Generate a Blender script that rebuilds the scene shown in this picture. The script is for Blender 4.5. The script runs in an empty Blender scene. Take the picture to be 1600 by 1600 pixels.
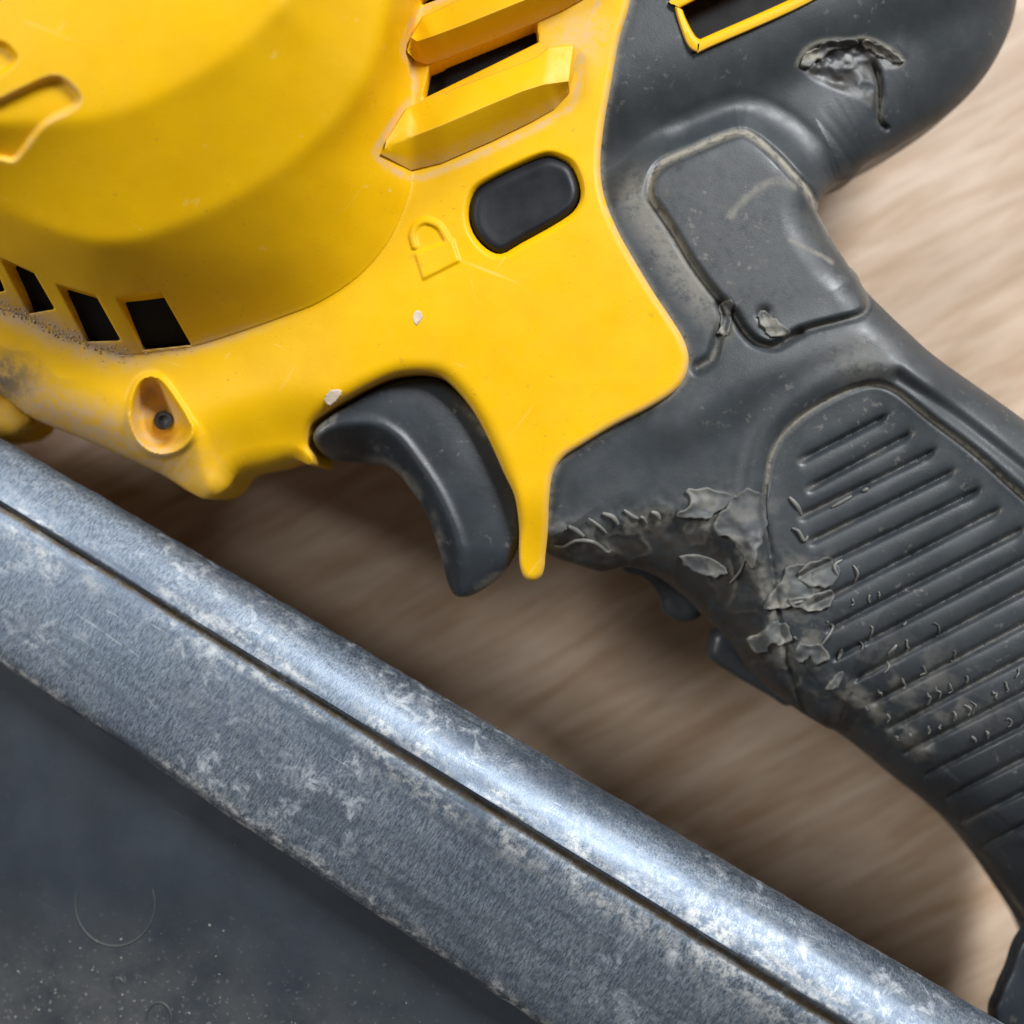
import bpy, math, random
import numpy as np
from mathutils import Vector

random.seed(4)
scene = bpy.context.scene
COL = scene.collection

# ------------------------------------------------------------------ scale
# lengths are drawn in "units" of 0.1375 mm; z = 0 is the flat side of the yellow housing
S = 0.0001375
D = 1745.0                 # camera height above z = 0
TABLE = -560.0             # table top
Z0 = -TABLE * S

def world(x, y, z):
    k = (D - z) / D
    return np.stack([(x - 800) * S * k, (800 - y) * S * k, z * S + Z0], -1)

# ------------------------------------------------------------------ camera
cam = bpy.data.cameras.new("camera")
cam.sensor_width = 36
cam.lens = 36 * D / 1600
cam.clip_start = 0.01
cam.clip_end = 50
cam.dof.use_dof = True
cam.dof.focus_distance = (D - 30) * S
cam.dof.aperture_fstop = 6.0
co = bpy.data.objects.new("camera", cam)
co.location = (0, 0, Z0 + D * S)
COL.objects.link(co)
scene.camera = co

# ------------------------------------------------------------------ light
w = bpy.data.worlds.new("World")
scene.world = w
w.use_nodes = True
bg = w.node_tree.nodes["Background"]
bg.inputs[0].default_value = (1.0, 0.88, 0.75, 1)
bg.inputs[1].default_value = 0.145

def area(name, loc, target, size, sizey, power, color):
    l = bpy.data.lights.new(name, 'AREA')
    l.shape = 'RECTANGLE'; l.size = size; l.size_y = sizey
    l.energy = power; l.color = color
    o = bpy.data.objects.new(name, l)
    o.location = loc
    o.rotation_euler = (Vector(target) - Vector(loc)).to_track_quat('-Z', 'Y').to_euler()
    COL.objects.link(o)
    return o
area("window_light", (0.56, 0.68, 0.84), (0, 0, 0.07), 0.34, 0.34, 19.5, (0.95, 0.975, 1.0))
area("second_window_light", (-0.86, 0.44, 0.90), (0, 0, 0.07), 0.36, 0.36, 9.5, (0.95, 0.97, 1.0))

scene.view_settings.view_transform = 'Standard'
scene.view_settings.look = 'None'
scene.view_settings.exposure = 0.0
scene.view_settings.gamma = 1.0

# ------------------------------------------------------------------ numpy helpers
def catmull(pts, sub=5, closed=True):
    p = np.array(pts, float)
    n = len(p)
    out = []
    rng = range(n) if closed else range(n - 1)
    for i in rng:
        if closed:
            a, b, c, d = p[(i - 1) % n], p[i], p[(i + 1) % n], p[(i + 2) % n]
        else:
            a, b, c, d = p[max(i - 1, 0)], p[i], p[i + 1], p[min(i + 2, n - 1)]
        for k in range(sub):
            t = k / sub
            out.append(0.5 * ((2 * b) + (c - a) * t + (2 * a - 5 * b + 4 * c - d) * t * t + (3 * b - a - 3 * c + d) * t ** 3))
    if not closed:
        out.append(p[-1])
    return np.array(out)

def nearest(X, Y, P, closed=True, chunk=6000):
    """distance to a polyline, nearest point, interpolated extra columns, inside flag"""
    P = np.asarray(P, np.float64)
    A = P if closed else P[:-1]
    B = np.roll(P, -1, 0) if closed else P[1:]
    dx, dy = (B - A)[:, 0], (B - A)[:, 1]
    L2 = dx * dx + dy * dy + 1e-12
    n = len(X)
    dist = np.empty(n); nx = np.empty(n); ny = np.empty(n)
    extra = np.empty((n, P.shape[1] - 2)); inside = np.zeros(n, bool); side = np.empty(n)
    for s in range(0, n, chunk):
        x = X[s:s + chunk, None]; y = Y[s:s + chunk, None]
        t = np.clip(((x - A[:, 0]) * dx + (y - A[:, 1]) * dy) / L2, 0, 1)
        qx = A[:, 0] + t * dx; qy = A[:, 1] + t * dy
        d2 = (x - qx) ** 2 + (y - qy) ** 2
        i = d2.argmin(1); r = np.arange(len(i))
        dist[s:s + chunk] = np.sqrt(d2[r, i])
        nx[s:s + chunk] = qx[r, i]; ny[s:s + chunk] = qy[r, i]
        tt = t[r, i][:, None]
        extra[s:s + chunk] = A[i, 2:] * (1 - tt) + B[i, 2:] * tt
        side[s:s + chunk] = dx[i] * (Y[s:s + chunk] - A[i, 1]) - dy[i] * (X[s:s + chunk] - A[i, 0])
        if closed:
            c = ((A[:, 1] > y) != (B[:, 1] > y)) & (x < dx * (y - A[:, 1]) / np.where(dy == 0, 1e-9, dy) + A[:, 0])
            inside[s:s + chunk] = (c.sum(1) % 2) == 1
    return dist, nx, ny, extra, inside, side

def sdf(X, Y, pts, sub=4):
    sh = X.shape
    P = catmull([q[:2] for q in pts], sub) if sub else np.array([q[:2] for q in pts], float)
    d, _, _, _, ins, _ = nearest(X.ravel(), Y.ravel(), P)
    return np.where(ins, d, -d).reshape(sh)

def dline(X, Y, pts, sub=4, signed=False):
    sh = X.shape
    P = catmull(pts, sub, False) if sub and len(pts) > 2 else np.array(pts, float)
    d, _, _, _, _, s = nearest(X.ravel(), Y.ravel(), P, closed=False)
    if signed:
        d = d * np.sign(s)
    return d.reshape(sh)

def sstep(a, b, x):
    t = np.clip((x - a) / (b - a), 0, 1)
    return t * t * (3 - 2 * t)

def gauss(d, s):
    return np.exp(-(d / s) ** 2)

def vnoise(x, y, scale, seed=0):
    r = np.random.RandomState(seed)
    T = r.rand(128, 128)
    u = x / scale + 1000.37; v = y / scale + 1000.71
    i = np.floor(u).astype(int); j = np.floor(v).astype(int)
    fu = u - i; fv = v - j
    fu = fu * fu * (3 - 2 * fu); fv = fv * fv * (3 - 2 * fv)
    g = lambda a, b: T[a % 128, b % 128]
    return (g(i, j) * (1 - fu) + g(i + 1, j) * fu) * (1 - fv) + (g(i, j + 1) * (1 - fu) + g(i + 1, j + 1) * fu) * fv - 0.5

def fbm(x, y, scale, seed=0, o=3):
    v = 0; a = 1
    for k in range(o):
        v = v + a * vnoise(x, y, scale / 2 ** k, seed + k * 7); a *= 0.5
    return v

def blur(a, s):
    r = int(3 * s) + 1
    k = np.exp(-(np.arange(-r, r + 1) / s) ** 2 / 2); k /= k.sum()
    a = np.pad(a, r, mode='edge')
    a = np.apply_along_axis(lambda m: np.convolve(m, k, 'valid'), 0, a)
    return np.apply_along_axis(lambda m: np.convolve(m, k, 'valid'), 1, a)

class Field:
    def __init__(self, x0, y0, x1, y1, step):
        self.x0, self.y0, self.s = x0, y0, step
        xs = np.arange(x0, x1 + step, step, dtype=float); ys = np.arange(y0, y1 + step, step, dtype=float)
        self.X, self.Y = np.meshgrid(xs, ys)
        self.a = None
    def __call__(self, x, y, arr=None):
        a = self.a if arr is None else arr
        u = np.clip((x - self.x0) / self.s, 0, a.shape[1] - 1.001); v = np.clip((y - self.y0) / self.s, 0, a.shape[0] - 1.001)
        i = u.astype(int); j = v.astype(int); fu = u - i; fv = v - j
        return (a[j, i] * (1 - fu) + a[j, i + 1] * fu) * (1 - fv) + (a[j + 1, i] * (1 - fu) + a[j + 1, i + 1] * fu) * fv

# ------------------------------------------------------------------ mesh helpers
def make_mesh(name, V, quads, mat, parent=None, attrs=None, sharp=45, tris=None):
    me = bpy.data.meshes.new(name)
    V = np.asarray(V, np.float32)
    quads = np.asarray(quads, np.int32).reshape(-1, 4)
    nq = len(quads)
    me.vertices.add(len(V)); me.vertices.foreach_set("co", V.ravel())
    me.loops.add(nq * 4); me.loops.foreach_set("vertex_index", quads.ravel())
    me.polygons.add(nq)
    me.polygons.foreach_set("loop_start", np.arange(nq, dtype=np.int32) * 4)
    me.polygons.foreach_set("use_smooth", np.ones(nq, bool))
    for k, v in (attrs or {}).items():
        at = me.attributes.new(k, 'FLOAT', 'POINT')
        at.data.foreach_set("value", np.asarray(v, np.float32))
    me.update(calc_edges=True)
    me.validate()
    if sharp:
        me.set_sharp_from_angle(angle=math.radians(sharp))
    me.materials.append(mat)
    o = bpy.data.objects.new(name, me)
    COL.objects.link(o)
    if parent:
        o.parent = parent
    return o

def outline(pts, R=8.0, E=1.0, sub=5):
    cur = (R, E); q = []
    for p in pts:
        r = p[2] if len(p) > 2 else cur[0]
        e = p[3] if len(p) > 3 else (cur[1] if len(p) <= 2 else E)
        cur = (r, e)
        q.append((p[0], p[1], r, e))
    P = catmull(q, sub)
    P[:, 2] = np.maximum(P[:, 2], 0.5)
    return P

def relief(name, pts, zfun, step, mat, parent, zmid, holes=(), attrs=None, R=8.0, E=1.0, hr=3.0, zfloor=TABLE + 8, sub=5, sharp=45, hole_sub=2, zoff=0.0):
    P = outline(pts, R, E, sub)
    x0, y0 = P[:, 0].min() - step, P[:, 1].min() - step
    xs = np.arange(x0, P[:, 0].max() + 2 * step, step); ys = np.arange(y0, P[:, 1].max() + 2 * step, step)
    GX, GY = np.meshgrid(xs, ys)
    sh = GX.shape
    X, Y = GX.ravel(), GY.ravel()
    d, nx, ny, ex, ins, _ = nearest(X, Y, P)
    sd = np.where(ins, d, -d)
    Rr, Er = ex[:, 0].copy(), ex[:, 1].copy()
    for h in holes:
        hp = catmull(h, hole_sub) if hole_sub else np.array(h, float)
        m = (X > hp[:, 0].min() - 60) & (X < hp[:, 0].max() + 60) & (Y > hp[:, 1].min() - 60) & (Y < hp[:, 1].max() + 60)
        hd, hx, hy, _, hin, _ = nearest(X[m], Y[m], hp)
        hsd = np.where(hin, -hd, hd)
        idx = np.where(m)[0]
        b = hsd < sd[idx]
        ii = idx[b]
        sd[ii] = hsd[b]; nx[ii] = hx[b]; ny[ii] = hy[b]; Rr[ii] = hr; Er[ii] = 1
    G = sd.reshape(sh)
    keep = np.maximum.reduce([G[:-1, :-1], G[1:, :-1], G[:-1, 1:], G[1:, 1:]]) > 0.25 * step
    ids = np.arange(len(X)).reshape(sh)
    q = np.stack([ids[:-1, :-1][keep], ids[1:, :-1][keep], ids[1:, 1:][keep], ids[:-1, 1:][keep]], -1)
    used = np.unique(q)
    remap = -np.ones(len(X), int); remap[used] = np.arange(len(used))
    q = remap[q]
    X, Y, sd, nx, ny, Rr, Er = (a[used] for a in (X, Y, sd, nx, ny, Rr, Er))
    dd = np.maximum(sd, 0)
    L = np.hypot(X - nx, Y - ny) + 1e-9
    gx, gy = (X - nx) / L, (Y - ny) / L
    th = np.minimum(dd / Rr, 1) * math.pi / 2
    dn = np.where(dd < Rr, Rr * (1 - np.cos(th)), dd)
    X2 = np.where(sd <= 0, nx, nx + gx * dn); Y2 = np.where(sd <= 0, ny, ny + gy * dn)
    z = zfun(X2, Y2) - Er * Rr * (1 - np.sin(th)) + zoff
    zm = zmid(X2, Y2) if callable(zmid) else zmid
    z = np.maximum(z, zm + 1.5)
    Vt = world(X2, Y2, z)
    zb = np.maximum(2 * zm - z, zfloor)
    Vb = Vt.copy(); Vb[:, 2] = np.minimum(zb, z - 3) * S + Z0
    n = len(Vt)
    e = np.concatenate([q[:, [0, 1]], q[:, [1, 2]], q[:, [2, 3]], q[:, [3, 0]]])
    key = np.sort(e, 1); code = key[:, 0].astype(np.int64) * n + key[:, 1]
    _, inv, cnt = np.unique(code, return_inverse=True, return_counts=True)
    be = e[cnt[inv] == 1]
    sk = np.stack([be[:, 1], be[:, 0], be[:, 0] + n, be[:, 1] + n], -1)
    Q = np.concatenate([q, q[:, ::-1] + n, sk])
    at = None
    if attrs:
        at = {k: np.concatenate([v, v * 0]) for k, v in attrs(X2, Y2).items()}
    return make_mesh(name, np.concatenate([Vt, Vb]), Q, mat, parent, at, sharp)

def tube(name, pts, r, mat, parent, n=7, taper=True, sub=4, flat=1.0):
    """closed tapered tube through (x, y, z) points"""
    p = catmull(pts, sub, False)
    c = world(p[:, 0], p[:, 1], p[:, 2])
    m = len(c)
    V = []
    for i in range(m):
        t = c[min(i + 1, m - 1)] - c[max(i - 1, 0)]
        t = t / (np.linalg.norm(t) + 1e-12)
        a = np.cross(t, (0, 0, 1)); a /= np.linalg.norm(a) + 1e-12
        b = np.cross(a, t)
        k = math.sin(math.pi * (0.08 + 0.84 * i / (m - 1))) ** 0.5 if taper else 1
        for j in range(n):
            an = 2 * math.pi * j / n
            V.append(c[i] + (a * math.cos(an) + b * math.sin(an) * flat) * r * S * k)
    Q = [(i * n + j, i * n + (j + 1) % n, (i + 1) * n + (j + 1) % n, (i + 1) * n + j) for i in range(m - 1) for j in range(n)]
    V += [c[0], c[-1]]
    for j in range(0, n):
        Q.append((m * n, (j + 1) % n, j, j)) if False else None
    return make_mesh(name, V, Q, mat, parent, None, 0)

def loft(name, rows, mat, parent, attrs=None, sharp=35, closed=True):
    """rows: array (nrow, ncol, 3) in drawing units; rows run round the section"""
    R = np.asarray(rows)
    nr, nc = R.shape[:2]
    V = world(R[..., 0], R[..., 1], R[..., 2]).reshape(-1, 3)
    Q = []
    ii = np.arange(nr * nc).reshape(nr, nc)
    a = ii if not closed else np.vstack([ii, ii[:1]])
    Q = np.stack([a[:-1, :-1].ravel(), a[1:, :-1].ravel(), a[1:, 1:].ravel(), a[:-1, 1:].ravel()], -1)
    return make_mesh(name, V, Q, mat, parent, attrs, sharp)

# ------------------------------------------------------------------ materials
class N:
    def __init__(self, name):
        self.m = bpy.data.materials.new(name); self.m.use_nodes = True
        self.t = self.m.node_tree; self.p = self.t.nodes["Principled BSDF"]
        self.co = self.t.nodes.new("ShaderNodeTexCoord").outputs["Object"]
    def link(self, a, b): self.t.links.new(a, b)
    def mapping(self, scale=(1, 1, 1), rot=(0, 0, 0)):
        m = self.t.nodes.new("ShaderNodeMapping"); m.inputs["Rotation"].default_value = rot
        self.link(self.co, m.inputs[0])
        n = self.t.nodes.new("ShaderNodeMapping"); n.inputs["Scale"].default_value = scale
        self.link(m.outputs[0], n.inputs[0]); return n.outputs[0]
    def noise(self, scale, detail=3, rough=0.5, vec=None, dist=0):
        n = self.t.nodes.new("ShaderNodeTexNoise"); n.inputs["Scale"].default_value = scale
        n.inputs["Detail"].default_value = detail; n.inputs["Roughness"].default_value = rough; n.inputs["Distortion"].default_value = dist
        self.link(vec or self.co, n.inputs["Vector"]); return n.outputs[0]
    def voro(self, scale, vec=None):
        n = self.t.nodes.new("ShaderNodeTexVoronoi"); n.inputs["Scale"].default_value = scale
        self.link(vec or self.co, n.inputs["Vector"]); return n.outputs[0]
    def ramp(self, f, a, b, lo=0, hi=1):
        n = self.t.nodes.new("ShaderNodeMapRange"); n.interpolation_type = 'SMOOTHSTEP'
        for k, v in zip((1, 2, 3, 4), (a, b, lo, hi)): n.inputs[k].default_value = v
        self.link(f, n.inputs[0]); return n.outputs[0]
    def math(self, op, a, b):
        n = self.t.nodes.new("ShaderNodeMath"); n.operation = op
        for i, v in enumerate((a, b)):
            if isinstance(v, (int, float)): n.inputs[i].default_value = v
            else: self.link(v, n.inputs[i])
        return n.outputs[0]
    def attr(self, name):
        n = self.t.nodes.new("ShaderNodeAttribute"); n.attribute_name = name; return n.outputs["Fac"]
    def mix(self, f, a, b):
        n = self.t.nodes.new("ShaderNodeMix"); n.data_type = 'RGBA'
        if isinstance(f, (int, float)): n.inputs[0].default_value = f
        else: self.link(f, n.inputs[0])
        for i, v in ((6, a), (7, b)):
            if isinstance(v, tuple): n.inputs[i].default_value = (*v, 1)
            else: self.link(v, n.inputs[i])
        return n.outputs[2]
    def bump(self, h, strength, dist=0.0002, prev=None):
        n = self.t.nodes.new("ShaderNodeBump"); n.inputs["Strength"].default_value = strength; n.inputs["Distance"].default_value = dist
        self.link(h, n.inputs["Height"])
        if prev: self.link(prev, n.inputs["Normal"])
        return n.outputs[0]
    def set(self, **k):
        for key, v in k.items():
            i = self.p.inputs[{'color': 'Base Color', 'rough': 'Roughness', 'metal': 'Metallic', 'normal': 'Normal', 'spec': 'Specular IOR Level', 'sub': 'Subsurface Weight'}[key]]
            if isinstance(v, tuple): i.default_value = (*v, 1)
            elif isinstance(v, (int, float)): i.default_value = v
            else: self.link(v, i)

def yellow_mat():
    n = N("yellow_plastic")
    base = n.mix(n.ramp(n.noise(90, 4, 0.6), 0.3, 0.7), (0.72, 0.40, 0.0002), (0.765, 0.435, 0.0005))
    # small stains and rubbed spots
    spots = n.math('MULTIPLY', n.ramp(n.noise(650, 2, 0.5), 0.66, 0.74), n.ramp(n.noise(60, 2), 0.48, 0.62))
    base = n.mix(n.math('MULTIPLY', spots, 0.35), base, (0.42, 0.25, 0.02))
    d = n.math('MULTIPLY', n.attr("dust"), n.ramp(n.noise(420, 5, 0.65), 0.25, 0.62))
    base = n.mix(d, base, (0.58, 0.40, 0.23))
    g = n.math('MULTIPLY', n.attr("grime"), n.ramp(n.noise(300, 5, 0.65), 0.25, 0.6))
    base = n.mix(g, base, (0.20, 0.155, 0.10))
    r = n.math('ADD', n.ramp(n.noise(160, 4, 0.6), 0.2, 0.8, 0.36, 0.56), n.math('MULTIPLY', d, 0.35))
    h = n.noise(2600, 2, 0.5)
    for ang, sc_, th in ((20, 500, 0.70), (-55, 420, 0.71), (75, 640, 0.72)):
        sv = n.mapping((0.05, 1, 1), (0, 0, math.radians(ang)))
        k = n.math('MULTIPLY', n.ramp(n.noise(sc_, 2, 0.5, sv), th, th + 0.05), n.ramp(n.noise(70, 2), 0.5, 0.62))
        base = n.mix(n.math('MULTIPLY', k, 0.28), base, (0.80, 0.60, 0.20))
    pits = n.math('MULTIPLY', n.ramp(n.noise(1300, 2, 0.5), 0.70, 0.76), n.ramp(n.noise(90, 3), 0.45, 0.6))
    base = n.mix(n.math('MULTIPLY', pits, 0.55), base, (0.26, 0.15, 0.03))
    b = n.bump(h, 0.22, 0.0001)
    b = n.bump(n.noise(240, 3), 0.05, 0.0004, b)
    n.set(color=base, rough=r, normal=b, spec=0.24)
    return n.m

def rubber_mat(name, base_a, base_b, dustc, rough=(0.42, 0.62), bumpk=0.25):
    n = N(name)
    base = n.mix(n.ramp(n.noise(70, 5, 0.6), 0.3, 0.7), base_a, base_b)
    # fine pale scuffs
    sc = n.math('MULTIPLY', n.ramp(n.noise(500, 3, 0.6), 0.60, 0.72), n.ramp(n.noise(45, 3), 0.45, 0.65))
    base = n.mix(n.math('MULTIPLY', sc, 0.3), base, dustc)
    base = n.mix(n.math('MULTIPLY', n.attr("wear"), n.ramp(n.noise(260, 4, 0.65), 0.3, 0.6)), base, (0.035, 0.03, 0.024))
    d = n.math('MULTIPLY', n.attr("dust"), n.ramp(n.noise(480, 5, 0.65), 0.22, 0.58))
    base = n.mix(d, base, dustc)
    r = n.math('ADD', n.ramp(n.noise(120, 4, 0.6), 0.25, 0.75, *rough), n.math('MULTIPLY', d, 0.25))
    b = n.bump(n.noise(3200, 3, 0.6), bumpk, 0.00012)
    b = n.bump(n.noise(300, 4, 0.6), 0.10, 0.0005, b)
    n.set(color=base, rough=r, normal=b, spec=0.5)
    return n.m

def metal_mat():
    n = N("worn_zinc_metal")
    v = n.mapping((0.45, 1.7, 1), (0, 0, math.radians(-58)))
    ln = n.mapping((0.03, 1, 1), (0, 0, math.radians(31)))
    st = n.mapping((0.16, 1.5, 1), (0, 0, math.radians(31)))
    fine = n.noise(1500, 4, 0.7, v, 0.4)
    mid = n.noise(190, 9, 0.74, None, 0.5)
    big = n.noise(75, 5, 0.62, st, 0.6)
    base = n.mix(n.ramp(fine, 0.34, 0.66), (0.13, 0.165, 0.215), (0.295, 0.355, 0.43))
    base = n.mix(n.ramp(big, 0.42, 0.66, 0, 0.85), base, (0.125, 0.155, 0.20))
    dep = n.math('MULTIPLY', n.ramp(mid, 0.50, 0.66), n.ramp(n.noise(28, 4, 0.6), 0.42, 0.62))
    base = n.mix(n.math('MULTIPLY', dep, 0.7), base, (0.56, 0.60, 0.64))
    scr = n.math('MULTIPLY', n.ramp(n.noise(700, 2, 0.5, ln), 0.64, 0.72), n.ramp(n.noise(60, 3), 0.48, 0.62))
    base = n.mix(n.math('MULTIPLY', scr, 0.45), base, (0.58, 0.62, 0.66))
    d = n.math('MULTIPLY', n.attr("dust"), n.ramp(n.noise(420, 6, 0.75), 0.42, 0.6))
    base = n.mix(d, base, (0.64, 0.65, 0.63))
    g = n.math('MULTIPLY', n.attr("wear"), n.ramp(n.noise(500, 4, 0.65), 0.2, 0.55))
    base = n.mix(g, base, (0.14, 0.115, 0.08))
    met = n.math('SUBTRACT', n.math('SUBTRACT', 0.92, n.math('MULTIPLY', dep, 0.45)), n.math('MULTIPLY', d, 0.4))
    r = n.ramp(fine, 0.3, 0.7, 0.43, 0.60)
    b = n.bump(fine, 0.42, 0.00014)
    b = n.bump(mid, 0.22, 0.0003, b)
    n.set(color=base, rough=r, normal=b, metal=met)
    return n.m

def wood_mat():
    n = N("pale_oak_laminate")
    rot = (0, 0, math.radians(-28))
    st = n.mapping((0.15, 1, 1), rot); st2 = n.mapping((0.07, 1, 1), rot); st3 = n.mapping((0.3, 1, 1), rot)
    g1 = n.noise(150, 6, 0.62, st, 0.25); g2 = n.noise(480, 4, 0.6, st2); g3 = n.noise(40, 3, 0.5, st3, 0.4)
    base = n.mix(n.ramp(g1, 0.3, 0.7), (0.44, 0.295, 0.185), (0.635, 0.495, 0.375))
    base = n.mix(n.ramp(g2, 0.45, 0.7, 0, 0.28), base, (0.28, 0.19, 0.12))
    base = n.mix(n.ramp(g3, 0.4, 0.75, 0, 0.35), base, (0.34, 0.235, 0.155))
    b = n.bump(g2, 0.1, 0.0002)
    n.set(color=base, rough=0.5, normal=b, spec=0.35)
    return n.m

def plain(name, c, rough, metal=0.0, bumps=0.15, spec=0.5):
    n = N(name)
    base = n.mix(n.ramp(n.noise(200, 4, 0.6), 0.3, 0.7), c, tuple(v * 1.5 for v in c))
    n.set(color=base, rough=n.ramp(n.noise(150, 3), 0.3, 0.7, rough - 0.06, rough + 0.08), metal=metal, spec=spec, normal=n.bump(n.noise(2200, 3), bumps, 0.0001))
    return n.m

YEL = yellow_mat()
DUSTC = (0.27, 0.25, 0.205)
RUB = rubber_mat("grey_rubber", (0.024, 0.030, 0.035), (0.036, 0.043, 0.049), DUSTC, (0.36, 0.56))
FLAKE = rubber_mat("peeled_rubber", (0.05, 0.056, 0.060), (0.085, 0.09, 0.088), (0.33, 0.31, 0.26), (0.5, 0.7))
PALE = rubber_mat("pale_torn_rubber", (0.085, 0.09, 0.085), (0.19, 0.185, 0.165), (0.33, 0.31, 0.26), (0.4, 0.6))
TRIG = rubber_mat("dark_trigger_plastic", (0.019, 0.024, 0.030), (0.028, 0.035, 0.043), DUSTC, (0.30, 0.44), 0.2)
BTN = plain("black_button_plastic", (0.007, 0.008, 0.011), 0.45, spec=0.3)
BLACK = plain("black_inner_plastic", (0.0025, 0.0025, 0.003), 0.5, spec=0.15)
METAL = metal_mat()
WOOD = wood_mat()
FLECK = plain("white_paint_fleck", (0.46, 0.38, 0.29), 0.7)
STEEL = plain("dark_screw_steel", (0.05, 0.05, 0.05), 0.45, 0.6)

def body_mat():
    n = N("slate_magazine_plastic")
    base = n.mix(n.ramp(n.noise(60, 4), 0.3, 0.7), (0.021, 0.028, 0.037), (0.029, 0.037, 0.048))
    film = n.math('MULTIPLY', n.attr("dust"), n.ramp(n.noise(90, 5, 0.6), 0.25, 0.65))
    base = n.mix(n.math('MULTIPLY', film, 0.75), base, (0.10, 0.103, 0.10))
    sp = n.math('MULTIPLY', n.ramp(n.noise(800, 3, 0.6, None, 0.6), 0.61, 0.72), n.math('ADD', n.math('MULTIPLY', n.attr("dust"), 0.75), 0.03))
    base = n.mix(sp, base, (0.26, 0.26, 0.25))
    hairs = n.mapping((0.02, 1, 1), (0, 0, math.radians(30)))
    sc = n.math('MULTIPLY', n.ramp(n.noise(420, 2, 0.5, hairs), 0.66, 0.72), n.ramp(n.noise(30, 2), 0.5, 0.65))
    base = n.mix(n.math('MULTIPLY', sc, 0.22), base, (0.14, 0.15, 0.16))
    b = n.bump(n.noise(2400, 3, 0.6), 0.25, 0.0001)
    n.set(color=base, rough=n.ramp(n.noise(110, 3), 0.3, 0.7, 0.45, 0.6), normal=b, spec=0.4)
    return n.m
BODY = body_mat()

# ------------------------------------------------------------------ the setting: table top
def grid_plane(name, size, z, n, mat):
    xs = np.linspace(-size, size, n + 1)
    X, Y = np.meshgrid(xs, xs)
    V = np.stack([X.ravel(), Y.ravel(), np.full(X.size, z)], -1)
    i = np.arange((n + 1) ** 2).reshape(n + 1, n + 1)
    Q = np.stack([i[:-1, :-1].ravel(), i[:-1, 1:].ravel(), i[1:, 1:].ravel(), i[1:, :-1].ravel()], -1)
    return make_mesh(name, V, Q, mat)
tab = grid_plane("table_top", 0.8, 0.0, 8, WOOD)
tab["kind"] = "structure"

# ------------------------------------------------------------------ the tool
tool = bpy.data.objects.new("nail_gun", None)
tool.location = (0, 0, 0)
tool["label"] = "yellow and dark grey nail gun with torn rubber grip lying on pale wood table"
tool["category"] = "nail gun"
COL.objects.link(tool)
MID = -155.0

# ---------------- yellow housing
HOUSING = [(1002, -120, 11), (985, 0), (968, 60), (955, 130), (943, 200), (938, 260), (945, 310), (965, 360), (990, 405), (1020, 455),
           (1050, 500), (1068, 530), (1076, 560), (1070, 590), (1050, 615), (1010, 640), (960, 665), (910, 695), (880, 715), (864, 740),
           (858, 780), (856, 830), (852, 870), (851, 884), (846, 900), (833, 908), (819, 902), (812, 882), (811, 855, 12), (811, 820, 16), (804, 775, 15), (787, 738, 24, 0.85), (766, 691, 24, 0.85),
           (743, 647, 24, 0.85), (717, 612, 24, 0.85), (689, 588, 24, 0.85), (655, 582, 24, 0.85), (614, 587, 24, 0.85), (574, 604, 24, 0.85), (534, 627, 24, 0.85), (507, 646, 24, 0.85), (486, 665, 15),
           (481, 692, 15), (489, 712, 12), (486, 727, 14), (459, 718, 26), (422, 729, 36), (375, 741, 36), (353, 766, 32), (325, 780, 32), (297, 769, 40),
           (250, 740, 85), (156, 697, 90), (53, 654, 90), (0, 616, 90), (-130, 555, 90), (-180, 530, 60), (-180, -200, 60), (400, -200, 60), (900, -200, 30)]
DOME_BASE = [(-260, 400), (-120, 440), (0, 482), (47, 497), (94, 522), (140, 538), (194, 554), (250, 549), (303, 541), (375, 519), (440, 496), (500, 472),
             (560, 432), (604, 382), (627, 337), (640, 297), (643, 262), (641, 220), (642, 120), (644, 60), (655, 0), (680, -120), (680, -260), (-260, -260)]
DOME_LOW = [(-260, 250), (-120, 285), (0, 332), (100, 370), (180, 379), (280, 352), (400, 292), (500, 218), (560, 150), (590, 90), (605, 40), (615, 0), (640, -120), (640, -260), (-260, -260)]
DOME_TOP = [(-260, 190), (-120, 190), (0, 192), (130, 186), (200, 170), (260, 143), (350, 90), (420, 28), (450, -5), (500, -120), (520, -260), (-260, -260)]
LUG = [(-60, 180), (0, 156), (50, 132), (84, 120), (106, 129), (124, 152), (114, 169), (72, 193), (48, 220), (24, 249), (0, 247), (-60, 235)]
LUG2 = [(-60, 60), (0, 66), (20, 80), (24, 95), (0, 116), (-60, 150)]
BOSS = [(206, 632), (216, 603), (232, 591), (252, 597), (274, 626), (290, 652), (299, 672), (287, 694), (262, 707), (237, 704), (216, 688), (205, 660)]
VENTS = [[(-40, 392), (-8, 415), (8, 455), (-20, 458)], [(0, 402), (53, 426), (86, 483), (46, 490)], [(88, 444), (150, 462), (189, 532), (136, 534)], [(182, 465), (251, 455), (299, 539), (223, 547)]]
FINVENT = [(671, 104), (838, 36), (842, 66), (660, 155)]
FINVENT2 = [(650, -10), (690, -30), (900, -120), (900, -80), (660, 8)]
BUTTON = [(853, 243), (880, 249), (897, 263), (908, 297), (901, 324), (877, 345), (813, 381), (783, 397), (759, 388), (739, 364), (732, 334), (739, 302), (762, 283), (813, 258)]

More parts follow.
